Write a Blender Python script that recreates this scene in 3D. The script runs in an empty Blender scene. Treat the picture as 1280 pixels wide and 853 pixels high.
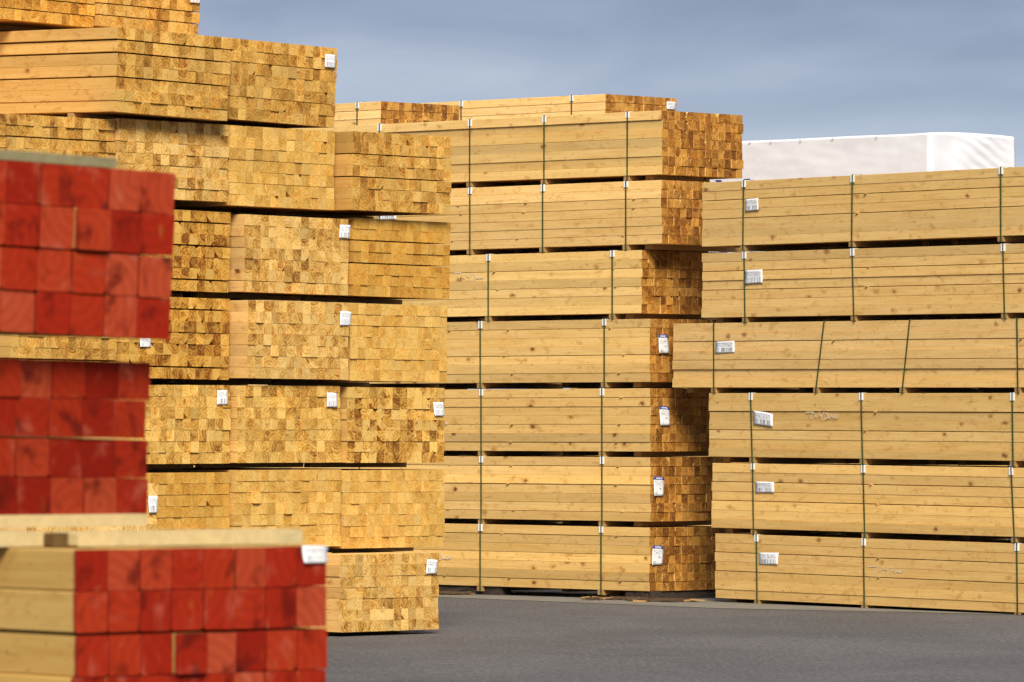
import bpy, bmesh, math, random
from mathutils import Vector, Matrix, noise
random.seed(11)
S = bpy.context.scene
COL = S.collection
R = math.radians

# ------------------------------------------------------------------ camera
F = 7111.1          # focal length in photo pixels (200 mm on a 36 mm frame)
HC = 2.08           # eye height
HY = 525.0          # horizon row in the photo
cd = bpy.data.cameras.new('camera'); cam = bpy.data.objects.new('camera', cd); COL.objects.link(cam)
cd.lens = 200; cd.sensor_width = 36; cd.clip_start = 0.5; cd.clip_end = 8000
cam.location = (0, 0, HC)
cam.rotation_euler = (R(90) + math.atan((HY - 426.5) / F), 0, 0)
cd.dof.use_dof = True; cd.dof.focus_distance = 59; cd.dof.aperture_fstop = 13
S.camera = cam

# ------------------------------------------------------------------ light
SUN_EL, SUN_AZ = R(40), R(6)      # azimuth measured from straight behind the camera, towards the right
sd = Vector((math.sin(SUN_AZ) * math.cos(SUN_EL), -math.cos(SUN_AZ) * math.cos(SUN_EL), math.sin(SUN_EL)))
sl = bpy.data.lights.new('sun', 'SUN'); sl.energy = 1.5; sl.angle = R(22); sl.color = (1.0, 0.925, 0.775)
so = bpy.data.objects.new('sun', sl); COL.objects.link(so)
so.rotation_euler = sd.to_track_quat('Z', 'Y').to_euler(); so.location = sd * 50
S.view_settings.view_transform = 'Standard'; S.view_settings.look = 'None'
S.view_settings.gamma = 1; S.view_settings.exposure = 1.9
S.view_settings.use_curve_mapping = False
S.cycles.max_bounces = 5; S.cycles.diffuse_bounces = 3; S.cycles.glossy_bounces = 2; S.cycles.use_adaptive_sampling = True; S.cycles.adaptive_threshold = 0.02

# ------------------------------------------------------------------ node helpers
class NT:
    def __init__(s, tree): s.t = tree; tree.nodes.clear()
    def n(s, kind, _ins=None, **kw):
        nd = s.t.nodes.new(kind)
        for k, v in kw.items(): setattr(nd, k, v)
        for k, v in (_ins or {}).items():
            if isinstance(v, bpy.types.NodeSocket): s.t.links.new(v, nd.inputs[k])
            else: nd.inputs[k].default_value = v
        return nd
    def math(s, op, a, b=0.0, c=None, clamp=False):
        i = {0: a, 1: b}
        if c is not None: i[2] = c
        return s.n('ShaderNodeMath', i, operation=op, use_clamp=clamp).outputs[0]
    def vmath(s, op, a, b=(0, 0, 0)):
        return s.n('ShaderNodeVectorMath', {0: a, 1: b}, operation=op).outputs[0]
    def mix(s, f, a, b, blend='MIX'):
        nd = s.t.nodes.new('ShaderNodeMix'); nd.data_type = 'RGBA'; nd.blend_type = blend
        for k, v in ((0, f), (6, a), (7, b)):
            if isinstance(v, bpy.types.NodeSocket): s.t.links.new(v, nd.inputs[k])
            elif k == 0: nd.inputs[k].default_value = v
            else: nd.inputs[k].default_value = (*v[:3], 1)
        return nd.outputs[2]
    def ramp(s, f, stops):
        nd = s.n('ShaderNodeValToRGB', {0: f}); e = nd.color_ramp.elements
        while len(e) < len(stops): e.new(0.5)
        for el, (p, c) in zip(e, stops):
            el.position = p; el.color = (*c, 1) if not isinstance(c, (int, float)) else (c, c, c, 1)
        return nd.outputs[0]
    def noise(s, v, scale, detail=3, rough=0.5, dist=0.0, out=0):
        return s.n('ShaderNodeTexNoise', {'Vector': v, 'Scale': scale, 'Detail': detail, 'Roughness': rough, 'Distortion': dist}).outputs[out]
    def sep(s, v): return s.n('ShaderNodeSeparateXYZ', {0: v}).outputs
    def comb(s, x, y, z): return s.n('ShaderNodeCombineXYZ', {0: x, 1: y, 2: z}).outputs[0]
    def step(s, v, a, b):          # smooth ramp 0..1 between a and b
        return s.n('ShaderNodeMapRange', {0: v, 1: a, 2: b, 3: 0.0, 4: 1.0}, interpolation_type='SMOOTHSTEP').outputs[0]

def material(name, build):
    m = bpy.data.materials.new(name); m.use_nodes = True
    t = NT(m.node_tree)
    bs = t.n('ShaderNodeBsdfPrincipled'); out = t.n('ShaderNodeOutputMaterial')
    t.t.links.new(bs.outputs[0], out.inputs[0])
    bs.inputs['Roughness'].default_value = 0.75; bs.inputs['Specular IOR Level'].default_value = 0.25
    build(t, bs); return m
def setc(t, bs, sock, v):
    if isinstance(v, bpy.types.NodeSocket): t.t.links.new(v, bs.inputs[sock])
    else: bs.inputs[sock].default_value = v
def bump(t, bs, h, st, dist=0.01):
    b = t.n('ShaderNodeBump', {'Height': h, 'Strength': st, 'Distance': dist}); t.t.links.new(b.outputs[0], bs.inputs['Normal'])

# ------------------------------------------------------------------ sky (cloud deck over a daylight sky)
w = bpy.data.worlds.new('World'); S.world = w; w.use_nodes = True
t = NT(w.node_tree)
sky = t.n('ShaderNodeTexSky', sky_type='NISHITA'); sky.sun_disc = False
sky.sun_elevation = SUN_EL; sky.sun_rotation = math.pi - SUN_AZ
tc = t.n('ShaderNodeTexCoord').outputs['Generated']
st_ = t.vmath('MULTIPLY', tc, (1, 1, 3.2))
n1 = t.noise(t.vmath('ADD', st_, (1.37, 0.2, 0.35)), 7, 3, 0.45, 0.5)
n2 = t.noise(t.vmath('ADD', t.vmath('MULTIPLY', tc, (1, 1, 3.2)), (0.2, 5.4, 1.7)), 20, 5, 0.55, 0.5)
nn = t.math('ADD', t.math('MULTIPLY', n1, 0.76), t.math('MULTIPLY', n2, 0.24))
cloud = t.ramp(nn, [(0.36, (0.054, 0.068, 0.108)), (0.5, (0.086, 0.103, 0.147)), (0.64, (0.140, 0.158, 0.190))])
hz = t.step(t.sep(tc)[2], 0.070, 0.026)
cloud = t.mix(t.math('MULTIPLY', hz, 0.6), cloud, (0.142, 0.173, 0.210))
skc = t.mix(1.0, sky.outputs[0], (0.035, 0.035, 0.035), 'MULTIPLY')
fin = t.mix(0.9, skc, cloud)
bg = t.n('ShaderNodeBackground', {0: fin, 1: 1.0}); wo = t.n('ShaderNodeOutputWorld'); t.t.links.new(bg.outputs[0], wo.inputs[0])

# ------------------------------------------------------------------ materials
def objinfo(t):
    oi = t.n('ShaderNodeObjectInfo'); oc = t.n('ShaderNodeTexCoord').outputs['Object']
    rnd = oi.outputs['Random']
    off = t.comb(t.math('MULTIPLY', rnd, 37.0), t.math('MULTIPLY', rnd, 91.0), t.math('MULTIPLY', rnd, 53.0))
    return oi, oc, rnd, t.vmath('ADD', oc, off)

def m_side(c0, c1, knot, spray=False):
    def b(t, bs):
        oi, oc, rnd, p = objinfo(t)
        g = t.noise(t.vmath('MULTIPLY', p, (60, 1.6, 60)), 1.0, 4, 0.65, 0.5)
        g2 = t.noise(t.vmath('MULTIPLY', p, (10, 0.8, 10)), 1.0, 3, 0.55, 1.0)
        blot = t.noise(t.vmath('MULTIPLY', p, (11, 6, 11)), 1.0, 3, 0.6, 0.6)
        c = t.mix(t.step(t.math('ADD', t.math('MULTIPLY', g, 0.55), t.math('MULTIPLY', g2, 0.45)), 0.34, 0.66), c1, c0)
        c = t.mix(t.math('MULTIPLY', t.step(blot, 0.55, 0.72), 0.5), c, (0.46, 0.22, 0.05))
        vor = t.n('ShaderNodeTexVoronoi', {'Vector': t.vmath('MULTIPLY', t.vmath('ADD', p, t.vmath('MULTIPLY', t.n('ShaderNodeTexNoise', {'Vector': p, 'Scale': 14.0, 'Detail': 1.0}).outputs[1], (.05, .05, .05))), (5.6, 3.4, 5.6)), 'Scale': 1.0, 'Randomness': 1.0})
        vc = t.sep(vor.outputs['Color'])
        few = t.math('GREATER_THAN', vc[0], 0.5)
        size = t.math('MULTIPLY_ADD', vc[1], 0.13, 0.035)
        k = t.math('SUBTRACT', size, vor.outputs['Distance'])
        kk = t.math('MULTIPLY', t.step(k, 0.0, 0.05), few)
        ring = t.math('MULTIPLY', t.step(k, -0.14, 0.02), few)
        c = t.mix(t.math('MULTIPLY', ring, 0.55), c, (0.40, 0.17, 0.035))
        c = t.mix(t.math('MULTIPLY', kk, t.math('MULTIPLY_ADD', vc[2], 0.6, 0.35)), c, knot)
        fl = t.noise(t.vmath('MULTIPLY', p, (20, 17, 46)), 1.0, 2, 0.5, 1.4)
        c = t.mix(t.math('MULTIPLY', t.step(fl, 0.64, 0.74), 0.6), c, (0.30, 0.12, 0.025))
        ck = t.noise(t.vmath('MULTIPLY', p, (130, 2.2, 130)), 1.0, 1, 0.5, 0.3)
        c = t.mix(t.math('MULTIPLY', t.step(ck, 0.70, 0.76), 0.5), c, (0.20, 0.08, 0.02))
        v = t.math('MULTIPLY_ADD', rnd, 0.22, 0.89)
        c = t.mix(1.0, c, t.comb(v, v, v), 'MULTIPLY')
        c = t.mix(1.0, c, oi.outputs['Color'], 'MULTIPLY')
        if spray: c = t.mix(t.step(t.math('ADD', t.sep(oc)[1], t.math('MULTIPLY', g2, 0.012)), 0.022, 0.012), c, (0.22, 0.014, 0.006))
        setc(t, bs, 'Base Color', c)
    return b
def endgrain(t, oi, p, oc, rnd):
    r2 = t.n('ShaderNodeTexWhiteNoise', {0: t.comb(rnd, t.math('MULTIPLY', rnd, 7.3), 0.37)}, noise_dimensions='3D').outputs['Color']
    s = t.sep(r2)
    x, y, z = t.sep(oc)
    dx = t.math('SUBTRACT', x, t.math('MULTIPLY_ADD', s[0], 0.20, -0.047))
    dz = t.math('SUBTRACT', z, t.math('MULTIPLY_ADD', s[1], 0.20, -0.047))
    wob = t.noise(t.vmath('MULTIPLY', p, (14, 0.0, 14)), 1.0, 2, 0.5)
    d = t.math('SQRT', t.math('ADD', t.math('MULTIPLY', dx, dx), t.math('MULTIPLY', dz, dz)))
    d = t.math('ADD', d, t.math('MULTIPLY', wob, 0.012))
    rings = t.math('MULTIPLY_ADD', t.math('SINE', t.math('MULTIPLY', d, 520.0)), 0.5, 0.5)
    rings2 = t.math('MULTIPLY_ADD', t.math('SINE', t.math('MULTIPLY', d, 200.0)), 0.5, 0.5)
    patch = t.noise(t.vmath('MULTIPLY', p, (16, 0.0, 16)), 1.0, 2, 0.55, 1.2)
    return s, rings, rings2, patch, d
def m_end(light, mid, dark):
    def b(t, bs):
        oi, oc, rnd, p = objinfo(t)
        s, rings, rings2, patch, d = endgrain(t, oi, p, oc, rnd)
        al = oi.outputs['Alpha']
        f = t.math('ADD', t.math('MULTIPLY', rings, 0.05), t.math('ADD', t.math('MULTIPLY', rings2, 0.15), t.math('MULTIPLY', patch, 0.80)))
        f = t.math('ADD', t.math('MULTIPLY', t.math('SUBTRACT', f, 0.50), t.math('MULTIPLY_ADD', al, 0.6, 0.4)), 0.40)
        f = t.math('ADD', f, t.math('MULTIPLY', t.math('MULTIPLY_ADD', s[2], 0.34, -0.14), al))
        # heartwood: a darker, curved core on part of the pieces
        r0 = t.math('MULTIPLY_ADD', s[0], 0.07, 0.045)
        heart = t.math('MULTIPLY', t.step(t.math('SUBTRACT', d, r0), 0.006, -0.006), t.math('GREATER_THAN', s[1], 0.35))
        f = t.math('ADD', f, t.math('MULTIPLY', t.math('MULTIPLY', heart, 0.17), al))
        c = t.ramp(f, [(0.28, light), (0.52, mid), (0.86, dark)])
        # resin streaks and pale scuffs
        bl = t.noise(t.vmath('MULTIPLY', p, (21, 0.0, 12)), 1.0, 3, 0.55, 1.0)
        c = t.mix(t.math('MULTIPLY', t.step(bl, 0.61, 0.70), t.math('MULTIPLY', al, 0.65)), c, dark)
        c = t.mix(t.math('MULTIPLY', t.step(bl, 0.37, 0.29), 0.55), c, (0.74, 0.53, 0.25))
        c = t.mix(1.0, c, oi.outputs['Color'], 'MULTIPLY')
        setc(t, bs, 'Base Color', c); bs.inputs['Roughness'].default_value = 0.85
    return b
def m_red(t, bs):
    oi, oc, rnd, p = objinfo(t)
    s, rings, rings2, patch, d = endgrain(t, oi, p, oc, rnd)
    c = t.ramp(s[2], [(0.0, (0.230, 0.010, 0.003)), (0.35, (0.325, 0.018, 0.005)), (0.7, (0.375, 0.032, 0.008)), (1.0, (0.410, 0.062, 0.024))])
    fade = t.noise(t.vmath('MULTIPLY', p, (11, 0.0, 9)), 1.0, 3, 0.5, 0.2)
    c = t.mix(t.math('MULTIPLY', t.step(fade, 0.54, 0.76), 0.75), c, (0.45, 0.105, 0.060))
    c = t.mix(t.math('MULTIPLY', t.step(fade, 0.46, 0.30), 0.8), c, (0.10, 0.006, 0.003))
    c = t.mix(t.math('MULTIPLY', rings2, 0.22), c, (0.16, 0.009, 0.004))
    dk = t.noise(t.vmath('ADD', t.vmath('MULTIPLY', p, (10, 0.0, 10)), (7.7, 0, 2.2)), 1.0, 2, 0.5, 0.5)
    c = t.mix(t.math('MULTIPLY', t.step(dk, 0.62, 0.78), 0.8), c, (0.022, 0.006, 0.006))
    wear = t.noise(t.vmath('MULTIPLY', p, (20, 0.0, 8)), 1.0, 3, 0.6)
    c = t.mix(t.math('MULTIPLY', t.step(wear, 0.60, 0.80), 0.5), c, (0.38, 0.13, 0.020))
    al = oi.outputs['Alpha']; c = t.mix(1.0, c, t.comb(al, al, al), 'MULTIPLY')
    setc(t, bs, 'Base Color', c); bs.inputs['Roughness'].default_value = 0.7; bs.inputs['Specular IOR Level'].default_value = 0.08
def m_plain(col, var=0.25, sc=(40, 2, 40), rough=0.8, metal=0.0, dark=0.6):
    def b(t, bs):
        oi, oc, rnd, p = objinfo(t)
        g = t.noise(t.vmath('MULTIPLY', p, sc), 1.0, 4, 0.6, 0.3)
        c = t.mix(t.math('MULTIPLY', t.step(g, 0.35, 0.7), var * 2), col, tuple(x * dark for x in col))
        setc(t, bs, 'Base Color', c); bs.inputs['Roughness'].default_value = rough; bs.inputs['Metallic'].default_value = metal
        bump(t, bs, g, 0.2, 0.003)
    return b
def m_label(blue):
    def b(t, bs):
        g = t.n('ShaderNodeTexCoord').outputs['UV']
        oi = t.n('ShaderNodeObjectInfo')
        x, y, _ = t.sep(g); off = t.math('MULTIPLY', oi.outputs['Random'], 40.0)
        bars = t.math('GREATER_THAN', t.noise(t.comb(t.math('MULTIPLY', x, 26.0), off, 0.0), 1.0, 1), 0.52)
        txt = t.math('GREATER_THAN', t.noise(t.comb(t.math('MULTIPLY', x, 17.0), t.math('ADD', t.math('MULTIPLY', y, 11.0), off), 0.0), 1.0, 2), 0.56)
        def band(v, a, c): return t.math('MULTIPLY', t.math('GREATER_THAN', v, a), t.math('LESS_THAN', v, c))
        inx = band(x, 0.12, 0.9)
        if blue:
            ink = t.math('MULTIPLY', t.math('MULTIPLY', band(y, 0.52, 0.78), inx), txt)
            ink = t.math('ADD', ink, t.math('MULTIPLY', t.math('MULTIPLY', band(y, 0.06, 0.2), band(x, .1, .4)), bars), clamp=True)
            ink = t.math('ADD', ink, t.math('MULTIPLY', band(y, 0.34, 0.42), band(x, .6, .75)), clamp=True)
        else:
            ink = t.math('MULTIPLY', t.math('MULTIPLY', band(y, 0.1, 0.42), inx), bars)
            ink = t.math('ADD', ink, t.math('MULTIPLY', t.math('MULTIPLY', band(y, 0.55, 0.88), inx), txt), clamp=True)
        c = t.mix(t.math('MULTIPLY', ink, 0.72), (0.80, 0.80, 0.82), (0.06, 0.06, 0.07))
        if blue: 
            c = t.mix(t.math('GREATER_THAN', y, 0.84), c, (0.02, 0.035, 0.22))
            c = t.mix(t.math('MULTIPLY', t.math('MULTIPLY', band(y, .885, .955), band(x, .2, .8)), 0.7), c, (0.7, 0.7, 0.78))
        setc(t, bs, 'Base Color', c); bs.inputs['Roughness'].default_value = 0.4
    return b
def m_wrap(t, bs):
    oi, oc, rnd, p = objinfo(t)
    g = t.noise(t.vmath('MULTIPLY', oc, (3, 3, 3)), 1.0, 4, 0.55)
    wv = t.noise(t.vmath('MULTIPLY', oc, (9, 60, 60)), 1.0, 2, 0.5)
    c = t.mix(t.step(g, 0.3, 0.7), (0.76, 0.75, 0.78), (0.72, 0.71, 0.75))
    setc(t, bs, 'Base Color', c); bs.inputs['Roughness'].default_value = 0.42
    bump(t, bs, t.math('ADD', g, t.math('MULTIPLY', wv, 0.15)), 0.3, 0.02)
def m_asphalt(t, bs):
    p = t.n('ShaderNodeTexCoord').outputs['Object']
    big = t.noise(t.vmath('MULTIPLY', p, (0.35, 0.22, 1)), 1.0, 4, 0.55, 0.4)
    mid = t.noise(t.vmath('MULTIPLY', p, (3.0, 1.2, 1)), 1.0, 4, 0.6)
    fine = t.noise(t.vmath('MULTIPLY', p, (22, 4, 1)), 1.0, 4, 0.8)
    v = t.n('ShaderNodeTexVoronoi', {'Vector': t.vmath('MULTIPLY', p, (18, 4, 1)), 'Scale': 1.0})
    spk = t.math('MULTIPLY', t.math('LESS_THAN', v.outputs['Distance'], 0.24), t.math('GREATER_THAN', t.sep(v.outputs['Color'])[0], 0.80))
    c = t.mix(t.step(big, 0.3, 0.7), (0.090, 0.085, 0.084), (0.122, 0.114, 0.111))
    c = t.mix(t.math('MULTIPLY', t.step(mid, 0.5, 0.75), 0.5), c, (0.080, 0.074, 0.073))
    f3 = t.math('MULTIPLY_ADD', fine, 1.8, 0.1)
    c = t.mix(1.0, c, t.comb(f3, f3, f3), 'MULTIPLY')
    c = t.mix(t.math('MULTIPLY', spk, 0.55), c, (0.22, 0.195, 0.16))
    # worn tyre streaks
    stn = t.noise(t.vmath('MULTIPLY', p, (0.5, 2.6, 1)), 1.0, 3, 0.6, 0.5)
    c = t.mix(t.math('MULTIPLY', t.step(stn, 0.63, 0.74), 0.4), c, (0.06, 0.055, 0.053))
    setc(t, bs, 'Base Color', c); bs.inputs['Roughness'].default_value = 0.9; bump(t, bs, fine, 0.6, 0.01)
def m_pad(t, bs):
    p = t.n('ShaderNodeTexCoord').outputs['Object']
    mid = t.noise(t.vmath('MULTIPLY', p, (2.0, 1.2, 1)), 1.0, 5, 0.65)
    fine = t.noise(t.vmath('MULTIPLY', p, (30, 12, 1)), 1.0, 3, 0.75)
    c = t.mix(t.step(mid, 0.3, 0.7), (0.165, 0.152, 0.130), (0.215, 0.20, 0.168))
    c = t.mix(t.step(fine, 0.5, 0.8), c, (0.12, 0.105, 0.085))
    setc(t, bs, 'Base Color', c); bs.inputs['Roughness'].default_value = 0.95; bump(t, bs, fine, 0.6, 0.01)

MAT = {
 'side': material('sawn_wood_side', m_side((0.785, 0.525, 0.200), (0.675, 0.412, 0.132), (0.12, 0.045, 0.012))),
 'end': material('sawn_wood_end_grain', m_end((0.68, 0.460, 0.155), (0.535, 0.300, 0.064), (0.20, 0.068, 0.007))),
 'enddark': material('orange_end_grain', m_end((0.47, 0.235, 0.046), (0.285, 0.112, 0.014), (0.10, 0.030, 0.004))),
 'redside': material('sawn_wood_side_oversprayed', m_side((0.785, 0.525, 0.200), (0.675, 0.412, 0.132), (0.12, 0.045, 0.012), True)),
 'red': material('red_painted_end_grain', m_red),
 'bolster': material('bolster_wood', m_plain((0.42, 0.25, 0.09))),
 'board': material('pale_board', m_plain((0.58, 0.45, 0.22), 0.2, (30, 3, 30))),
 'greyboard': material('weathered_green_board', m_plain((0.23, 0.205, 0.11), 0.25, (30, 3, 30))),
 'brown': material('dark_stained_block', m_plain((0.13, 0.075, 0.022), 0.3, (30, 4, 30))),
 'sleeper': material('weathered_sleeper', m_plain((0.055, 0.038, 0.028), 0.4, (12, 6, 30), 0.95, 0, 0.4)),
 'strap': material('green_strap', m_plain((0.045, 0.066, 0.016), 0.1, (5, 5, 5), 0.45)),
 'clip': material('white_corner_clip', m_plain((0.86, 0.86, 0.86), 0.05, (60, 60, 60), 0.4)),
 'label': material('printed_paper_label', m_label(False)),
 'bluelabel': material('blue_headed_label', m_label(True)),
 'chalk': material('white_chalk', m_plain((0.74, 0.66, 0.52), 0.3, (90, 90, 90), 0.9)),
 'wrap': material('white_plastic_wrap', m_wrap),
 'blueprint': material('blue_print', m_plain((0.03, 0.045, 0.25), 0.1, (8, 8, 8), 0.5)),
 'asphalt': material('asphalt', m_asphalt), 'pad': material('gravelly_concrete', m_pad),
 'bark': material('bark_debris', m_plain((0.11, 0.065, 0.035), 0.4, (20, 20, 20), 0.95, 0, 0.35)),
}

# ------------------------------------------------------------------ mesh helpers
def newobj(name, me, parent=None, loc=(0, 0, 0)):
    o = bpy.data.objects.new(name, me); COL.objects.link(o)
    if parent: o.parent = parent
    o.location = loc; return o
def tag(o, label, cat, group=None, kind=None):
    if label: o['label'] = label
    if cat: o['category'] = cat
    if group: o['group'] = group
    if kind: o['kind'] = kind
class MB:
    def __init__(s): s.v = []; s.f = []; s.mi = []
    def prism(s, sec, y0, y1, mside=0, mend=0, ox=0, oz=0):
        b = len(s.v); n = len(sec)
        for y in (y0, y1):
            for x, z in sec: s.v.append((x + ox, y, z + oz))
        for i in range(n):
            j = (i + 1) % n; s.f.append((b + i, b + j, b + n + j, b + n + i)); s.mi.append(mside)
        s.f.append(tuple(b + i for i in reversed(range(n)))); s.mi.append(mend)
        s.f.append(tuple(b + n + i for i in range(n))); s.mi.append(mend)
    def box(s, a, c):
        (x0, y0, z0), (x1, y1, z1) = a, c
        s.prism([(x0, z0), (x1, z0), (x1, z1), (x0, z1)], y0, y1)
    def mesh(s, name, mats):
        me = bpy.data.meshes.new(name); me.from_pydata(s.v, [], s.f)
        for m in mats: me.materials.append(m)
        me.polygons.foreach_set('material_index', s.mi); me.update()
        bm = bmesh.new(); bm.from_mesh(me); bmesh.ops.recalc_face_normals(bm, faces=bm.faces); bm.to_mesh(me); bm.free()
        return me
def section(w, h, cuts):
    a, b, c, d = cuts
    return [(a, 0), (w - b, 0), (w, b), (w, h - c), (w - c, h), (d, h), (0, h - d), (0, a)]

def pix(x, y, Y):                       # the point at distance Y that the photo shows at (x, y)
    return Vector(((x - 640) * Y / F, Y, HC + (HY - y) * Y / F))

# strokes of the chalked mark, unit square about 3.2 wide x 1 high
CHALK = [[(0, .95), (.75, 1.0)], [(.75, 1.0), (.62, .5), (.5, .05)], [(.95, .42), (1.15, .48)], [(1.35, .95), (1.42, .6), (1.75, .52)],
         [(1.85, 1.0), (1.75, .5), (1.66, 0)], [(2.15, .95), (2.35, .6), (2.2, .2), (2.05, 0.05)], [(2.5, .8), (2.35, .55), (2.42, .3), (2.55, .28), (2.75, .6)],
         [(2.75, .6), (2.78, .3), (2.95, .35), (3.05, .6)], [(3.05, .6), (3.1, .3), (3.25, .38), (3.35, .75)]]

ALL = []
class Bundle:
    """a banded parcel of square sawn timbers: local x = across the ends, y = along the length, z = up; (0,0,0) = near left foot"""
    def __init__(s, label, group, P, a, roll, W, H, L, cols, rows, end='end', gaps=(), tint=(1, 1, 1), var=0.10, wane=0.03, seed=None,
                 joined=False, front_only=False, redv=0.9, lift=None, twist=.004, soft=.0022, joint=.0016, rowshift=0.004, endj=0.004, bolsters=(), bolster_h=0.05, name='lumber_bundle'):
        s.rnd = rnd = random.Random(seed if seed is not None else len(ALL) * 7 + 3); ALL.append(s)
        s.Rm = Matrix.Rotation(math.atan(roll), 3, 'Y') @ Matrix.Rotation(a, 3, 'Z')
        s.W, s.H, s.L, s.cols, s.rows = W, H, L, cols, rows
        s.O = P + s.Rm @ Vector((0, 0, -H))
        e = s.root = bpy.data.objects.new(name, None); COL.objects.link(e)
        e.empty_display_size = 0.3
        e.matrix_world = Matrix.Translation(s.O) @ s.Rm.to_4x4()
        tag(e, label, 'lumber bundle', group)
        s.Mi = (Matrix.Translation(s.O) @ s.Rm.to_4x4()).inverted()
        pw = W / cols
        g = {r: 0.0 for r in range(rows + 1)}      # gap below row r counted from the top
        ph = H / rows
        if gaps:
            ph = min(ph, (H - sum(x for _, x in gaps)) / rows)
            for r, x in gaps: g[r] += x
        s.ph = ph; s.gaprows = []
        mats = [MAT['redside' if end == 'red' else 'side'], MAT[end]]
        tw, th = pw - joint, ph - (0.0001 if front_only else joint * .5)
        var_meshes = []
        for k in range(6):
            cuts = [soft] * 4
            if k == 1: cuts = [soft, soft * 2.5, soft, soft]
            if k == 2: cuts = [soft * 1.5, soft, soft * 3, soft]
            if k == 3: cuts = [0.003, 0.003, pw * 0.5, 0.003]
            if k == 4: cuts = [pw * 0.56, 0.003, 0.003, 0.003]
            if k == 5: cuts = [0.003, pw * 0.42, 0.003, pw * 0.22]
            mb = MB(); mb.prism(section(tw, th, cuts), 0, L, 0, 1); long_ = mb.mesh('timber', mats)
            mb = MB(); mb.prism(section(tw, th, cuts), 0, min(L, 0.8), 0, 1); var_meshes.append((long_, mb.mesh('timber', mats)))   # core pieces are only seen at the cut end
        zt = H; rest = MB(); nrest = 0
        for r in range(rows):
            z0 = zt - ph
            rs = rnd.gauss(0, rowshift); ry = rnd.gauss(0, endj * 0.8)
            rb = rnd.gauss(1, var * 0.25)
            for c in range(cols):
                x0 = c * pw + rs + rnd.gauss(0, 0.0006)
                y0 = ry + rnd.gauss(0, endj) + (rnd.uniform(-.018, .012) if rnd.random() < 0.05 else 0)
                k = rnd.choice((0, 0, 1, 2))
                if end == 'red' and c == cols - 1: k = 0
                if rnd.random() < wane and 0 < c < cols - 1: k = rnd.choice((3, 4, 5))
                core = 1 < c < cols - 1 and 0 < r < rows - 1
                if joined or (front_only and c > 0):
                    rest.prism(section(tw, th, (0.0035,) * 4), y0, y0 + (0.4 if core else L), 0, 1, x0, z0); nrest += 1; continue
                o = newobj('timber', var_meshes[k][1 if core else 0], e, (x0, y0, z0 + (0 if front_only else rnd.uniform(-.0003, .0003))))
                if not front_only: o.rotation_euler = (0, rnd.gauss(0, twist), 0)
                b = max(0.72, min(1.22, rnd.gauss(1, var) * rb)); h = rnd.gauss(0, 0.035)
                o.color = (tint[0] * b * (1 + h * .3), tint[1] * b, tint[2] * b * (1 - h), redv)
            zt = z0 - g[r + 1]
            if g[r + 1] > 0.002: s.gaprows.append((zt, g[r + 1]))
        if nrest:
            o = newobj('timbers', rest.mesh('timbers', mats), e); o['kind'] = 'stuff'; o.color = (*tint, 1)
        s.bh = bolster_h; s.lift = lift or .018
        for y in bolsters: s.bolster(y)
    def bolster(s, y, h=None, wd=0.09):
        h = h or s.bh
        mb = MB(); mb.prism(section(s.W - 0.004, h - 0.004, (.003,) * 4), -wd / 2, wd / 2)
        newobj('bolster', mb.mesh('bolster', [MAT['bolster']]), s.root, (0.002, y, -h))
    def side_at(s, x, y=None):           # photo point on the long side -> (local y, local z)
        o = s.Mi @ Vector((0, 0, HC)); d = s.Mi.to_3x3() @ Vector(((x - 640) / F, 1, (HY - (y or HY)) / F))
        k = -o.x / d.x; p = o + d * k; return p.y, p.z
    def end_at(s, x, y):
        o = s.Mi @ Vector((0, 0, HC)); d = s.Mi.to_3x3() @ Vector(((x - 640) / F, 1, (HY - y) / F))
        k = -o.y / d.y; p = o + d * k; return p.x, p.z
    def strap(s, y, slant=0.0, clip=True, down=True):
        wd = 0.019; t0 = 0.0045; mb = MB(); lo = -s.bh if down else 0.0; x0, x1 = -0.008, s.W + 0.008
        z1 = s.H + 0.006; n = 8
        def yy(z): return y + slant * (s.H - z) / s.H
        # front and back runs, sheared when the strap has slipped
        for xa, xb in ((x0 - t0, x0), (x1, x1 + t0)):
            b = len(mb.v)
            for z in (lo - 0.003, z1 + t0):
                for dy in (-wd / 2, wd / 2):
                    for x in (xa, xb): mb.v.append((x, yy(z) + dy, z))
            for f in ((0, 1, 3, 2), (4, 6, 7, 5), (0, 4, 5, 1), (2, 3, 7, 6), (0, 2, 6, 4), (1, 5, 7, 3)):
                mb.f.append(tuple(b + i for i in f)); mb.mi.append(0)
        mb.box((x0, y - wd / 2, z1), (x1, y + wd / 2, z1 + t0 * .9))
        yb = yy(lo); mb.box((x0, yb - wd / 2, lo - 0.003), (x1, yb + wd / 2, lo - 0.0005))
        newobj('strap', mb.mesh('strap', [MAT['strap']]), s.root)
        if clip:
            cw = 0.064 * s.rnd.uniform(.92, 1.08); cl = 0.074 * s.rnd.uniform(.9, 1.1); tk = 0.0035; mb = MB()
            xe = -0.0075
            mb.prism([(xe, s.H + 0.0055), (xe, s.H - cl), (xe + tk, s.H - cl), (xe + tk, s.H + 0.002), (cl, s.H + 0.002), (cl, s.H + 0.0055)], y - cw / 2, y + cw / 2)
            # raised lips either side of the strap
            for q in (-1, 1):
                ya = y + q * 0.0215
                mb.prism([(xe - 0.005, s.H + 0.004), (xe - 0.005, s.H - cl), (xe - 0.0002, s.H - cl), (xe - 0.0002, s.H + 0.004)], ya - 0.0105, ya + 0.0105)
            newobj('corner_clip', mb.mesh('corner_clip', [MAT['clip']]), s.root)
    def label_end(s, x0, y0, x1, y1, mat='label', skew=0.0):
        (ax, az), (bx, bz) = s.end_at(x0, y0), s.end_at(x1, y1)
        s._label(lambda u, v, d: (ax + (bx - ax) * u + skew * (v - .5), -s.lift - d, bz + (az - bz) * v), mat)
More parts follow.
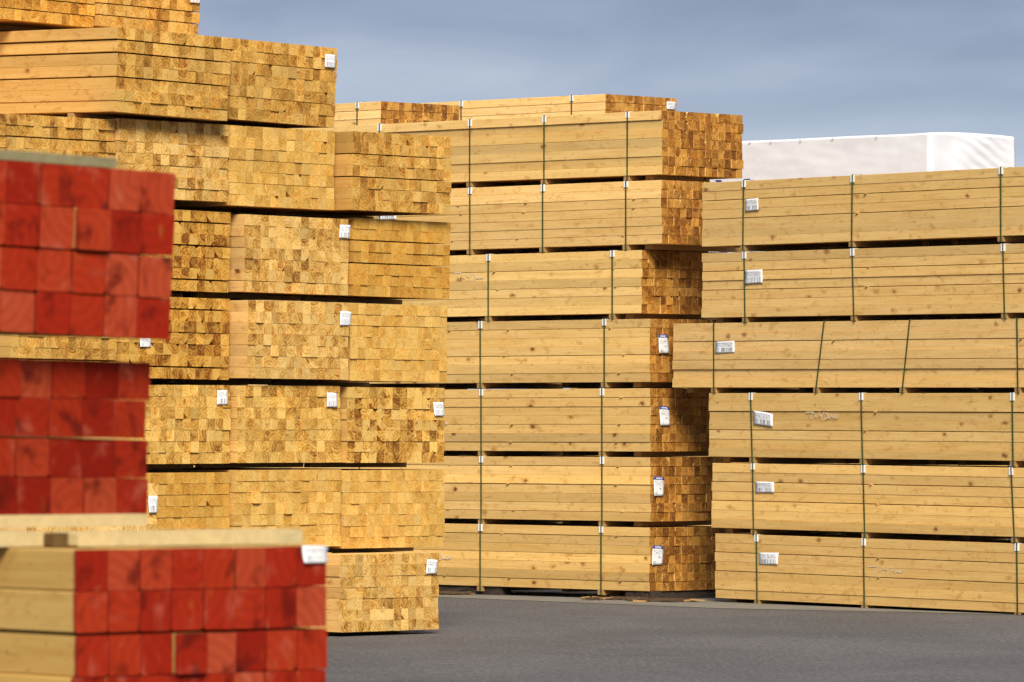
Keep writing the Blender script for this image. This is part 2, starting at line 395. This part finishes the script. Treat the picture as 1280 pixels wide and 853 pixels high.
    def label_side(s, x0, y0, x1, y1, mat='label', skew=0.0):
        (ay, az), (by, bz) = s.side_at(x0, y0), s.side_at(x1, y1)
        s._label(lambda u, v, d: (-0.011 - d, ay + (by - ay) * u, bz + (az - bz) * v + skew * (u - .5)), mat)
    def _label(s, fn, mat):
        nu, nv = 6, 8; vs = []; fs = []; uv = []; rnd = s.rnd
        ph = rnd.uniform(0, 6); am = rnd.uniform(.002, .006); nip = rnd.uniform(-.12, .12); cut = rnd.choice((0, 0, .18))
        for j in range(nv + 1):
            for i in range(nu + 1):
                u, v = i / nu, j / nv
                d = am * math.sin(ph + 3.2 * v + 2.0 * u) + 0.006 * max(0, .35 - v) * rnd.uniform(.9, 1.1)
                uu = u + nip * 0.4 * math.sin(3 * v + ph) * .3; vv = v - cut * max(0, u - .6) * (v > .85)
                vs.append(fn(uu, vv, max(d, -0.006)))
        for j in range(nv):
            for i in range(nu):
                a = j * (nu + 1) + i; fs.append((a, a + 1, a + nu + 2, a + nu + 1))
        me = bpy.data.meshes.new('paper_label'); me.from_pydata(vs, [], fs); me.materials.append(MAT[mat])
        ul = me.uv_layers.new(name='UVMap')
        for l in me.loops:
            k = l.vertex_index; ul.data[l.index].uv = ((k % (nu + 1)) / nu, (k // (nu + 1)) / nv)
        for pl in me.polygons: pl.use_smooth = True
        o = newobj('paper_label', me, s.root)
        m = o.modifiers.new('thickness', 'SOLIDIFY'); m.thickness = 0.0008
    def chalk(s, x0, y0, x1, y1, strokes=CHALK, wd=0.0075):
        (ay, az), (by, bz) = s.side_at(x0, y0), s.side_at(x1, y1); mb = MB()
        for st in strokes:
            pts = [(ay + (by - ay) * (p[0] + s.rnd.uniform(-.09, .09)) / 3.4, bz + (az - bz) * (p[1] + s.rnd.uniform(-.12, .12))) for p in st]
            for (ya, za), (yb, zb) in zip(pts, pts[1:]):
                d = Vector((yb - ya, zb - za)); 
                if d.length < 1e-5: continue
                n = Vector((-d.y, d.x)).normalized() * wd * 0.5 * s.rnd.uniform(.7, 1.2); b = len(mb.v)
                for x in (-0.0065, -0.0045):
                    for q in ((ya + n.x, za + n.y), (ya - n.x, za - n.y), (yb - n.x, zb - n.y), (yb + n.x, zb + n.y)): mb.v.append((x, q[0], q[1]))
                for f in ((0, 1, 2, 3), (7, 6, 5, 4), (0, 4, 5, 1), (1, 5, 6, 2), (2, 6, 7, 3), (3, 7, 4, 0)):
                    mb.f.append(tuple(b + i for i in f)); mb.mi.append(0)
        newobj('chalk_mark', mb.mesh('chalk_mark', [MAT['chalk']]), s.root)
    def inner(s, ys, far=99, cut=.4):  # added to keep gaps dark: extra bolsters, and a sheet closing each row gap
        for y in ys:
            mb = MB(); mb.box((.55 if .6 < y < far else .1, -.06, 0), (s.W - (.01 if .6 < y < far else cut), .06, s.bh - .003)); newobj('bolster', mb.mesh('bolster', [MAT['bolster']]), s.root, (0, y, -s.bh + .001))
        for (z, g) in s.gaprows:
            mb = MB(); mb.box((.2, .06, 0), (s.W - .04, s.L - .06, g - .0004)); newobj('lath_or_gap_sheet', mb.mesh('lath_or_gap_sheet', [MAT['side']]), s.root, (0, 0, z + .0002))
    def laths(s, ys):
        for (z, g) in s.gaprows:
            for y in ys:
                y = y + s.rnd.uniform(-.12, .12); mb = MB(); out = s.rnd.uniform(.006, .018)
                mb.box((0, 0, 0), (s.W + out * 2, 0.036, g - .001)); 
                newobj('lath_or_gap_sheet', mb.mesh('lath_or_gap_sheet', [MAT['bolster'] if s.rnd.random() < .3 else MAT['side']]), s.root, (-out - .004, y, z + .0005))

def at_pixels(x, top, bot, right, a, roll, Z, cols=13, hid=None):
    """corner at (x, top..bot) and distance Z; returns P, W, H"""
    P = pix(x, top, Z); s = F / Z
    u = Matrix.Rotation(math.atan(roll), 3, 'Y') @ Matrix.Rotation(a, 3, 'Z') @ Vector((1, 0, 0))
    k = (right - 640) / F
    W = (k * P.y - P.x) / (u.x - k * u.y)
    return P, W - .012, (bot - top) / s

# ------------------------------------------------------------------ the ground
def sheet(name, pts, z, mat):
    me = bpy.data.meshes.new(name); me.from_pydata([(x, y, z) for x, y in pts], [], [tuple(range(len(pts)))]); me.materials.append(MAT[mat])
    o = newobj(name, me); o['kind'] = 'structure'; return o
sheet('ground', [(-3000, -500), (3000, -500), (3000, 6000), (-3000, 6000)], 0.0, 'asphalt')
sheet('storage_pad', [(-14, 84), (-2.6, 68.9), (-.84, 66.7), (2.29, 62.7), (4.4, 61.4), (9.5, 57.6), (16, 66), (8, 95), (-10, 95)], 0.004, 'pad')

# ------------------------------------------------------------------ the left stack (yellow ends)
AL = R(42.3); TL = math.tan(AL)
RHS = 54.3 - TL * ((306.5 - 640) * 54.3 / F)
def zplane(x): return RHS / (1 - TL * (x - 640) / F)
GL = 'yellow-ended bundles of the left stack'
def left(label, x, top, bot, right, roll, dz=0.0, gaps=(), tint=(1, 1, 1), bol=0.8, **kw):
    Z = zplane(x) + dz
    P, W, H = at_pixels(x, top, bot, right, AL, roll, Z)
    return Bundle(label, GL, P, AL, roll, W, H, kw.pop('L', 4.0), 13, 7, gaps=gaps, tint=tint, joint=.0023, soft=.0026, bolsters=(bol, 3.1), **kw)
OR = (0.86, 0.73, 0.46); YE = (0.97, 0.91, 0.76); PA = (0.96, 0.92, 0.90); WA = (0.88, 0.79, 0.62)
G3 = ((2, .012), (4, .012), (6, .010))
b0b = left('lumber bundle cut off by the top left corner, topmost layer of left stack', -9, -78, 22, 122, .04, 1.65, ((2, .01), (5, .01), (6, .008)), OR, .7, wane=.08)
b0 = left('topmost lumber bundle cut by the top edge, white tag at its right', 127, -66, 32, 253, .036, 1.6, ((2, .01), (5, .01), (6, .008)), WA, .7)
b0.label_end(237, -12, 248, 4)
b1c = left('pale lumber bundle showing its long side, second layer from top of left stack', 148, 33.7, 139.5, 290, .04, -.25, ((1, .012), (2, .014), (4, .012)), WA, .68, rowshift=.009)
b1d = left('lumber bundle against the sky with white tag, top right of the left stack', 290.5, 47.5, 148.5, 423, .04, -.02, ((2, .005), (5, .005)), WA, .68, seed=5)
b1d.label_end(405, 67.5, 417, 85)
left('lumber bundle at left frame edge above the red timbers, third layer from top', -126, 135, 233, 8.5, .014, .06, ((2, .009), (5, .008)), WA, 1.2, joined=False)
left('lumber bundle just above the red timbers and below the pale long side', 11, 142, 240, 144.5, .014, .06, ((2, .012), (5, .010)), WA, 1.2)
left('lumber bundle with swirly ends beside the red timbers, under the pale-sided bundle', 149, 147.8, 246, 287, .016, 0, ((6, .004),), PA, 1.2)
left('lumber bundle of smooth ends directly below the tagged one against the sky', 287.5, 156.3, 256.5, 420, .016, .02, ((3, .004), (5, .004)), YE, 1.2, redv=.45)
left('lumber bundle with brown side strip at the right edge, third layer of left stack', 442, 163.8, 262.3, 566, .014, -.15, ((2, .009), (4, .010)), WA, 1.2)
left('lumber bundle in fourth layer of left stack, hidden behind the red timbers', 20, 254, 354, 153, .022, .1, G3, OR, .75, joined=True)
left('dark-notched lumber bundle with open row gaps, right of the upper red timbers', 157, 258.5, 360.5, 290.3, .024, .1, ((1, .014), (3, .014), (6, .014)), OR, .75, wane=.34, redv=1.22)
j3 = left('mottled lumber bundle with curled white tag, middle of left stack fourth layer', 306.5, 267.8, 364.8, 437.5, .018, -.02, ((6, .003),), PA, .75)
j3.label_end(423, 281, 436, 298, skew=.01)
left('smooth amber lumber bundle with open row gaps, right end of fourth layer', 443, 272.3, 369.7, 565, .018, .02, ((2, .012), (4, .012)), OR, .75, wane=.0, var=.06, redv=.45)
m2 = left('lumber bundle seen in the slot between two red bundles', 14, 363.5, 463, 148, .014, .12, ((1, .012), (6, .012)), WA, 1.2)
m4 = left('dark-notched lumber bundle with row gaps, left of the swirly tagged fifth-layer bundle', 152, 369, 472, 288.4, .018, .1, ((1, .013), (3, .006), (6, .013)), OR, 1.2, wane=.34, redv=1.22)
m4.label_end(174, 423, 187, 434)
n4 = left('swirly lumber bundle with broad side strip and tilted white tag, fifth layer', 310, 375.4, 473, 437.5, .010, -.12, (), PA, 1.2)
n4.label_end(424, 389, 437, 407, skew=.008)
left('smooth blond lumber bundle at the right end of the fifth layer', 438.3, 379.3, 476, 560, .010, .0, ((2, .005),), YE, 1.2, wane=.0, var=.05, redv=.45)
p5 = left('tagged lumber bundle beside the lower red timbers, sixth layer of left stack', 158, 481, 580.5, 289.5, 0.0, .05, (), YE, .6)
p5.label_end(270, 488, 283, 506)
q5 = left('tagged lumber bundle in the middle of the sixth layer of left stack', 297, 482, 579, 427, 0.0, -.02, (), YE, .6)
q5.label_end(407, 491, 420, 509)
r5 = left('lumber bundle with brown-cornered ends and crumpled tag, right end of sixth layer', 434, 484, 578.8, 556.5, 0.004, -.02, (), YE, .6, wane=.30, redv=1.2)
r5.label_end(541, 503, 553.5, 520, skew=-.02)
left('amber lumber bundle above the long board, left of seventh layer', 157, 591.5, 690, 288.5, 0.0, .05, ((2, .005), (4, .003)), OR, .5, var=.06, redv=.45)
left('smooth golden lumber bundle above the lower red timbers, middle of seventh layer', 293.7, 587.8, 685.5, 427.6, 0.0, 0, (), YE, .5, wane=0, var=.06, redv=.45)
left('smooth golden lumber bundle right of seventh layer, resting on the bottom one', 428.3, 588, 686, 556.5, 0.0, .03, ((2, .002),), YE, .5, var=.08, redv=.45)
left('bottom-layer lumber bundle hidden behind the lower red timbers', 150, 693.5, 791, 282.5, 0.0, .1, (), YE, .6, joined=True, bolster_h=.04)
left('bottom-layer lumber bundle showing only a sliver beside the lower red timbers', 284, 693.5, 791.5, 416.2, 0.0, .02, (), OR, .6, bolster_h=.04)
x7 = left('bottom lumber bundle over dark asphalt with torn white tag, lower left', 424.6, 693.5, 790.7, 549.5, 0.0, -.55, (), PA, .6, bolster_h=.04, wane=.05)
x7.label_end(532, 699.5, 545, 717, skew=.012)

# a lower two-high pile nearer the camera, mostly behind the red timbers
for k, (lab, tp) in enumerate((('pale tagged lumber bundle peeping out left of the amber one', 609), ('lower lumber bundle hidden behind the long board', 740))):
    P, W, H = at_pixels(33, tp - 3, tp + 117, 198, AL, 0.0, 43.2)
    T = Bundle(lab, GL, P, AL, 0.0, W, H, 3.0, 13, 7, tint=(1.08, 1.08, 1.15), bolsters=(.5, 2.4), joined=k == 1)
    if k == 0: T.label_end(184.5, 620, 195.5, 641)

# ------------------------------------------------------------------ the middle stack
AM = R(44.9); GM = 'bundles of the middle stack'
MIDDLE = [ # label, x, top, bottom, straps on the top edge, blue label, chalk, gaps
 ('top lumber bundle of middle stack, bright orange ends against the sky', 828, 138, 218, (475, 588, 681, 785), None, None, ((3, .002), (6, .002)), 0.004),
 ('second lumber bundle of middle stack, ends half hidden by the right stack', 827, 225, 304.7, (475, 588, 679, 783), None, None, ((2, .005), (3, .003), (6, .003)), 0.0),
 ('third lumber bundle of middle stack, chalk mark beside its left strap', 802.5, 312.7, 391.8, (460, 611, 766), None, (569, 342, 606, 352), ((2, .005), (4, .004)), 0.0),
 ('fourth lumber bundle of middle stack, blue tag beside the jutting right bundle', 812.3, 398.6, 477.7, (445, 601, 756), (822, 418.5, 834, 442), None, ((1, .004), (4, .006), (6, .005)), 0.0),
 ('fifth lumber bundle of middle stack, grey stained second row and blue tag', 813, 485.6, 564.7, (450, 602, 753), (823.5, 508, 836, 532), (520, 523, 562, 533), ((1, .005), (4, .004), (6, .005)), -.001),
 ('second lumber bundle from the ground in middle stack, blue tag at corner', 813, 571.9, 652.3, (450, 602, 753), (816.3, 596, 828.5, 620), None, ((1, .006), (3, .006), (6, .004)), -.001),
 ('bottom lumber bundle of middle stack, on dark sleepers, crumpled blue tag', 812, 659.8, 739.3, (450, 601, 752), (814.2, 682, 827, 706), (522, 690, 566, 701), ((1, .007), (6, .005)), 0.002)]
def mplane(x):
    return ((813 - 640) * 65.6 / F + math.tan(AM) * 65.6) / ((x - 640) / F + math.tan(AM))
for i, (lab, x, top, bot, straps, bl, ch, gaps, roll) in enumerate(MIDDLE):
    Z = mplane(x); s = F / Z
    P = pix(x, top, Z); H = (bot - top) / s
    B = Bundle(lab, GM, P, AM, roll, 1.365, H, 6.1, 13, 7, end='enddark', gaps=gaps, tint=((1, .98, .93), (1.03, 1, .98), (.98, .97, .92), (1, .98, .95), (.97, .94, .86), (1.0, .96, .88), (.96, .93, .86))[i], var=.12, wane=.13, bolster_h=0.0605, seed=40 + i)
    for px in straps:
        y, _ = B.side_at(px, top)
        if 0 < y < 6: B.strap(y); B.bolster(y + .02)
    if bl: B.label_end(*bl, mat='bluelabel', skew=.01 * (i - 5))
    if ch: B.chalk(*ch)
    if i == 1: B.label_side(472, 262, 496, 274)
    if i == 6: B.label_side(444, 684, 455, 695)
    B.laths((.5, 2.3, 3.4)); B.inner((.3, .9, 1.9, 2.9, 4.0, 5.0, 5.9), cut=-.35 if i else .4)

# ------------------------------------------------------------------ the right stack
AR = R(36.0); GR = 'bundles of the right stack'
RIGHT = [ # label, x of far left end, top, bottom, straps (top px, slant px), label px, chalk, gaps, roll
 ('top lumber bundle of right stack, below the white wrapped bundle', 878, 228.8, 308.6, ((930.5, -1), (1066.5, -1), (1252, 0)), (932.5, 249, 949, 263), None, .004),
 ('second lumber bundle of right stack, just above the jutting one', 878.3, 317, 397.4, ((931, 1), (1066, 2), (1254.5, 2)), (932, 338, 954, 354), None, .008),
 ('lumber bundle jutting out left of the right stack, two slanting straps', 841.3, 404.8, 484.6, ((893, 0), (1031, -10), (1138, -9), (1272, 1)), (895.5, 427, 919, 441), None, .008),
 ('lumber bundle of right stack with chalk mark beside its second strap', 886.4, 491.8, 571, ((939, 2), (1077, 2), (1266, 1)), (942.5, 515, 967, 532), (1008, 515, 1048, 525), .006),
 ('second lumber bundle from the ground in right stack', 890, 579, 659.7, ((941.5, 1), (1079.5, 2), (1264.5, 4)), (945, 602, 968.5, 616), None, .006),
 ('bottom lumber bundle of right stack, chalk mark under a row gap', 894.4, 667, 747.4, ((946, 1), (1080, 1), (1271.5, 1)), (949.5, 690.5, 973.5, 706), (1088, 708, 1129, 719), .008)]
LR = 7.4
for i, (lab, x, top, bot, straps, lb, ch, roll) in enumerate(RIGHT):
    Z = ((888 - 640) * 65.0 / F + math.tan(AR) * 65.0) / ((x - 640) / F + math.tan(AR)); s = F / Z
    Rm = Matrix.Rotation(math.atan(roll), 3, 'Y') @ Matrix.Rotation(AR, 3, 'Z')
    P = pix(x, top, Z) - Rm @ Vector((0, LR, 0))
    H = (bot - top) / s
    B = Bundle(lab, GR, P, AR, roll, 1.365, H, LR, 13, 7, gaps=((2, .0085), (4, .0085)) if i != 2 else ((2, .007), (4, .006)), tint=((1, .98, .93), (1.03, 1.01, .98), (1.04, 1.03, 1.05), (.98, .96, .9), (.99, .96, .88), (.97, .93, .85))[i], var=.06,
               wane=0, front_only=True, bolster_h=0.061, seed=70 + i)
    for px, sl_ in straps:
        y, _ = B.side_at(px, top)
        y2, _ = B.side_at(px + sl_, bot)
        B.strap(y, y2 - y, clip=i != 2); B.bolster(y2 + .02)
    B.label_side(*lb, skew=(-.03 if i == 3 else .006))
    if ch: B.chalk(*ch)
    B.laths((1.6, 4.5) if i != 2 else (1.4, 4.4)); B.inner((.8, 2.6, 3.6, 4.1, 5.7) + ((LR - .2,) if i else ()), LR - .3)

# ------------------------------------------------------------------ stacks seen over the top, farther back
def back(label, x, top, right, Z, a, straps, n, L, lab=None, under='lumber bundle'):
    for k in range(n):
        s = F / Z; P, W, H = at_pixels(x, top, top + .735 * s, right, a, 0.004, Z)
        P.z -= k * 0.79
        B = Bundle(label if k == 0 else '%s, %s from the top' % (under, ('', 'second', 'third', 'fourth', 'fifth', 'sixth', 'seventh', 'eighth')[k]), 'bundles of the stacks behind', P, a, 0.004, W, .735, L, 13, 7,
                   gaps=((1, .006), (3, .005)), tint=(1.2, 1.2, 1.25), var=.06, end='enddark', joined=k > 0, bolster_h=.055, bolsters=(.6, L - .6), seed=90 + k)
        if k == 0:
            for px in straps:
                y, _ = B.side_at(px, top); B.strap(y)
            if lab: B.label_end(*lab)
back('low lumber bundle with dark strap above the left stack, against the sky', 476, 126.5, 575, 71.0, R(43.5), (447,), 8, 4.0, under='bundle of the stack behind the left and middle stacks')
back('pale lumber bundle behind the middle stack, tagged orange end against the sky', 757, 117.3, 846.5, 76.0, R(46), (577, 715), 8, 4.6, (832.5, 127, 843, 137), under='bundle of the stack behind the middle stack')

# ------------------------------------------------------------------ white wrapped bundles
def wrapped(label, P, a, W, H, L, seed, prints):
    e = bpy.data.objects.new('wrapped_bundle', None); COL.objects.link(e)
    e.matrix_world = Matrix.Translation(P + Vector((0, 0, -H))) @ Matrix.Rotation(a, 4, 'Z'); tag(e, label, 'wrapped lumber', 'white wrapped bundles behind the right stack')
    bm = bmesh.new(); bmesh.ops.create_cube(bm, size=1.0)
    for v in bm.verts: v.co = Vector(((v.co.x + .5) * W, (v.co.y + .5) * L, (v.co.z + .5) * H))
    bmesh.ops.subdivide_edges(bm, edges=[x for x in bm.edges if abs((x.verts[0].co - x.verts[1].co).y) > .1], cuts=60, use_grid_fill=True)
    bmesh.ops.subdivide_edges(bm, edges=[x for x in bm.edges if abs((x.verts[0].co - x.verts[1].co).x) > .1], cuts=34, use_grid_fill=True)
    bmesh.ops.subdivide_edges(bm, edges=[x for x in bm.edges if abs((x.verts[0].co - x.verts[1].co).z) > .1], cuts=24, use_grid_fill=True)
    for v in bm.verts:
        x, y, z = v.co; d = Vector((0, 0, 0)); n = noise.noise(Vector((x * 2.2 + seed, y * 1.1, z * 2.2)))
        if y < 1e-4:                                   # folded end: creases fanning to the lower right corner
            u, q = x / W, z / H
            dg = (u - .55) * .8 + (q - .5) * .75
            cr = math.sin(dg * 42 + 2.2 * noise.noise(Vector((x * 3, z * 3, seed)))) * max(0, 1 - abs(u - .62) * 2.6)
            cr2 = math.sin((u + .35 * q) * 26 + 3 * n) * max(0, .5 - abs(u - .2) * 1.4)
            d.y = -0.012 * cr - 0.010 * cr2 + .02 * n
        else: d += Vector((1 if x > W - 1e-4 else -1 if x < 1e-4 else 0, 1 if y > L - 1e-4 else 0, 0)) * (.014 * n + .005 * noise.noise(Vector((x * 7, y * 3 + seed, z * 9))))
        if z > H - 1e-4: d.z = .007 * n + .024 * math.sin(math.pi * x / W)
        v.co += d
    bmesh.ops.bevel(bm, geom=[x for x in bm.edges if len(x.link_faces) == 2 and x.calc_face_angle() > 1.0], offset=.02, segments=3, affect='EDGES')
    me = bpy.data.meshes.new('plastic_cover'); bm.to_mesh(me); bm.free(); me.materials.append(MAT['wrap'])
    for pl in me.polygons: pl.use_smooth = True
    c = newobj('plastic_cover', me, e)
    if prints:                                          # blue printed band low on the long side and end
        Mi = e.matrix_world.inverted(); o_ = Mi @ Vector((0, 0, HC)); d_ = Mi.to_3x3() @ Vector(((926 - 640) / F, 1, 0)); yp = (o_ - d_ * (o_.x / d_.x)).y
        for y0 in ((yp - .05,) if seed == 0 else (yp - 1.6, yp - .05)):
            mb = MB()
            for k in range(2):
                b = len(mb.v); yy = y0 + k * .26; lean = .15 if k else -.15
                for x in (-.021, -.018):
                    for (dy, z) in ((0, .05), (.11, .05), (.11 + lean, .26), (lean, .26)): mb.v.append((x, yy + dy, z))
                for f in ((0, 1, 2, 3), (7, 6, 5, 4), (0, 4, 5, 1), (1, 5, 6, 2), (2, 6, 7, 3), (3, 7, 4, 0)): mb.f.append(tuple(b + i for i in f)); mb.mi.append(0)
            newobj('blue_print', mb.mesh('blue_print', [MAT['blueprint']]), e)
    for y in (.95, 1.75, 2.35, 2.9, 3.3):
        mb = MB(); mb.box((-.024, y, H - .030), (-.016, y + .035, H - .024)); newobj('staple', mb.mesh('staple', [MAT['blueprint']]), e)
    for y in (.6, L - .6):
        mb = MB(); mb.box((.02, y - .05, -.055), (W - .02, y + .05, -.002)); newobj('bolster', mb.mesh('bolster', [MAT['bolster']]), e)
PW = pix(1164, 165.5, 77.0)
names = ['white plastic-wrapped bundle on top, behind the right stack against the sky', 'white wrapped bundle with blue print glimpsed through the gap under the topmost ends',
         'white wrapped bundle with blue print glimpsed through the gap between right stack bundles']
for k, nm in enumerate(names):
    wrapped(nm, PW - Vector((0.0, 0, k * .845)), R(45), 1.79, .79, 5.2, 3.1 * k, True)
for k in range(4):
    Bundle('bare lumber bundle behind the right stack, %s under the wrapped ones' % ('first', 'second', 'third', 'fourth')[k], 'bare bundles under the wrapped ones', PW - Vector((0, 0, 3 * .845 + k * (PW.z - 3 * .845) / 4)), R(45), 0, 1.6, (PW.z - 3 * .845) / 4 - .056, 5.2, 15, 7,
           joined=True, bolsters=(.6, 1.9, 3.2, 4.6), bolster_h=.055)

# ------------------------------------------------------------------ the red-ended timbers in front
AD = R(41.5); GD = 'red-ended bundles of the front stack'
uD = Vector((math.cos(AD), math.sin(AD), 0)); vD = Vector((-math.sin(AD), math.cos(AD), 0))
P3, W3, H3 = at_pixels(96, 687, 899, 410, AD, 0.0, 14.22); W3 += .012
kw = dict(end='red', tint=(.66, .62, .48), var=.10, rowshift=.004, endj=.002, lift=.005, twist=.009, soft=.0032, joint=.0035)
d3 = Bundle('red-ended timber bundle in front with white tag and bare left side', GD, P3, AD, 0.004, W3, H3, 3.0, 8, 4, gaps=((2, .006),), wane=0, bolsters=(.5, 2.4), bolster_h=.037, seed=7, **kw)
d3.label_end(377.5, 682.5, 408, 703)
zb = P3.z - H3
for k, lab in enumerate(('red-ended timber bundle below the frame, directly under the tagged one', 'red-ended timber bundle below the frame, second from the ground', 'red-ended timber bundle below the frame, on the ground')):
    h = zb / 3 - .037; Pk = Vector((P3.x, P3.y, zb - k * zb / 3 - .037))
    Bundle(lab, GD, Pk, AD, 0.0, W3, h, 3.0, 8, 4, joined=True, bolsters=(.5, 2.4), bolster_h=.037, **kw)
def set_back(xr, top, bot, d, roll, W, **k2):
    Pr = P3 + uD * W3 + vD * d; Z = Pr.y
    Pr = pix(xr, top, Z); s = F / Z
    u = Matrix.Rotation(math.atan(roll), 3, 'Y') @ Matrix.Rotation(AD, 3, 'Z') @ Vector((1, 0, 0))
    return Pr - u * W, (bot - top) / s
P2, H2 = set_back(188.5, 452.5, 646, .749, .022, .88)
d2 = Bundle('darker red-ended timber bundle, middle of the front stack at left edge', GD, P2, AD, .022, .88, H2, 3.0, 8, 4, gaps=((2, .004),), wane=0, redv=.72, bolsters=(1.1, 2.4), bolster_h=.03, seed=21, **kw)
P1, H1 = set_back(222.5, 216, 425, .63, .040, .90)
d1 = Bundle('upper red-ended timber bundle of the front stack at left edge', GD, P1, AD, .040, .90, H1, 3.0, 8, 4, gaps=((2, .004),), wane=0, bolsters=(1.2, 2.4), bolster_h=.04, seed=33, **kw)

def board(label, base, x0, x1, y0, wd, z, th, mat='board'):
    mb = MB(); mb.prism(section(x1 - x0, th, (.004,) * 4), 0, wd)
    # boards run across the ends: local x of the bundle beneath
    o = newobj('dunnage_board', mb.mesh('dunnage_board', [MAT[mat]])); o.matrix_world = Matrix.Translation(base.O) @ base.Rm.to_4x4() @ Matrix.Translation((x0, y0, z))
    tag(o, label, 'board', 'loose boards on the red timbers'); return o
def xe(b, px, y0):     # local x on a line y = y0 parallel to the ends
    o = b.Mi @ Vector((0, 0, HC)); d = b.Mi.to_3x3() @ Vector(((px - 640) / F, 1, 0)); k = (y0 - o.y) / d.y; return (o + d * k).x
H3b = d3.H + .001
board('long tan board lying on the tagged red bundle', d3, xe(d3, 98, .2), xe(d3, 379, .2), .2, .12, H3b, .037)
board('short bright board left of the dark notch on the tagged red bundle', d3, -.12, xe(d3, 64, .28), .28, .60, H3b, .037)
board('dark brown cross-piece end between two boards on the tagged red bundle', d3, xe(d3, 67, .24), xe(d3, 97, .24), .24, 1.1, H3b, .035, 'brown')
board('bright board under the darker red bundle', d3, xe(d3, -140, .72), xe(d3, 185, .72), .72, .10, H3b + .038, .033)
board('supporting board hidden behind the long tan board', d3, -.02, W3 - .1, 1.7, .10, H3b, .072)
board('grey-green weathered board on top of the upper red bundle', d1, .02, xe(d1, 134, .02), .02, .14, d1.H + .001, .026, 'greyboard')

# ------------------------------------------------------------------ sleepers and debris under the middle stack
def sleeper(label, px0, px1, off, h=.105, wd=.16):
    base = ALL_MID_BOTTOM
    y1, _ = base.side_at(px0, 739); y0, _ = base.side_at(px1, 739)
    mb = MB(); n = 10; L = y1 - y0; rnd = random.Random(int(px0))
    b = len(mb.v)
    for i in range(n + 1):
        for (x, z) in ((0, 0), (wd, 0), (wd, h), (0, h)):
            mb.v.append((x + rnd.uniform(-.012, .012), y0 + L * i / n, z + (rnd.uniform(-.02, 0) if z else 0)))
    for i in range(n):
        for j in range(4):
            k = (j + 1) % 4; mb.f.append((4 * i + j, 4 * i + k, 4 * i + 4 + k, 4 * i + 4 + j)); mb.mi.append(0)
    mb.f.append((3, 2, 1, 0)); mb.mi.append(0); q = 4 * n; mb.f.append((q, q + 1, q + 2, q + 3)); mb.mi.append(0)
    o = newobj('timber_sleeper', mb.mesh('timber_sleeper', [MAT['sleeper']])); o.matrix_world = Matrix.Translation(Vector((base.O.x, base.O.y, 0.005))) @ Matrix.Rotation(AM, 4, 'Z') @ Matrix.Translation((off, 0, 0))
    tag(o, label, 'sleeper', 'dark sleepers under the middle stack')
ALL_MID_BOTTOM = [b for b in ALL if b.root['label'].startswith('bottom lumber bundle of middle')][0]
sleeper('dark weathered sleeper under the left part of the middle stack', 430, 625, .03)
sleeper('dark weathered sleeper under the tagged corner of the middle stack', 780, 811.5, .02)
mb = MB(); rnd = random.Random(4)
b = ALL_MID_BOTTOM; o = newobj('timber_sleeper', None) if False else None
mbx = MB(); mbx.box((.05, .02, 0), (1.34, .2, .10)); o = newobj('timber_sleeper', mbx.mesh('timber_sleeper', [MAT['sleeper']]))
o.matrix_world = Matrix.Translation(Vector((b.O.x, b.O.y, 0.005))) @ Matrix.Rotation(AM, 4, 'Z'); tag(o, 'dark sleeper under the end of the middle stack beside the right stack', 'sleeper', 'dark sleepers under the middle stack')

def chips(name, label, n, place, smin, smax, mat, seed):
    rnd = random.Random(seed); mb = MB()
    for _ in range(n):
        x, y = place(rnd); L = rnd.uniform(smin, smax); wd = L * rnd.uniform(.15, .5); h = rnd.uniform(.006, .02); a = rnd.uniform(0, math.pi)
        c, s = math.cos(a), math.sin(a); b = len(mb.v); z = rnd.uniform(.006, .012)
        for zz in (0, h):
            for (p, q) in ((-L / 2, -wd / 2), (L / 2, -wd / 3), (L / 2.4, wd / 2), (-L / 2, wd / 2.6)):
                mb.v.append((x + p * c - q * s, y + p * s + q * c, z + zz + rnd.uniform(0, .012) * (p > 0)))
        for f in ((3, 2, 1, 0), (4, 5, 6, 7), (0, 1, 5, 4), (1, 2, 6, 5), (2, 3, 7, 6), (3, 0, 4, 7)): mb.f.append(tuple(b + i for i in f)); mb.mi.append(0)
    o = newobj(name, mb.mesh(name, [MAT[mat]])); tag(o, label, 'debris', None, 'stuff')
Bm = ALL_MID_BOTTOM
def along(rnd, lo, hi, off=.12):
    px = rnd.uniform(lo, hi); y, _ = Bm.side_at(px, 739); p = Bm.O + Bm.Rm @ Vector((-abs(rnd.gauss(0, off)) - .02, y, 0)); return p.x, p.y
chips('bark_debris', 'brown bark and broken wood lying along the middle stack', 420, lambda r: along(r, 545, 590) if r.random() < .45 else along(r, 770, 870, .2), .05, .28, 'bark', 1)
chips('wood_splinters', 'pale wood splinters lying along the middle stack', 26, lambda r: along(r, 545, 600) if r.random() < .5 else along(r, 740, 880, .3), .05, .2, 'bolster', 2)
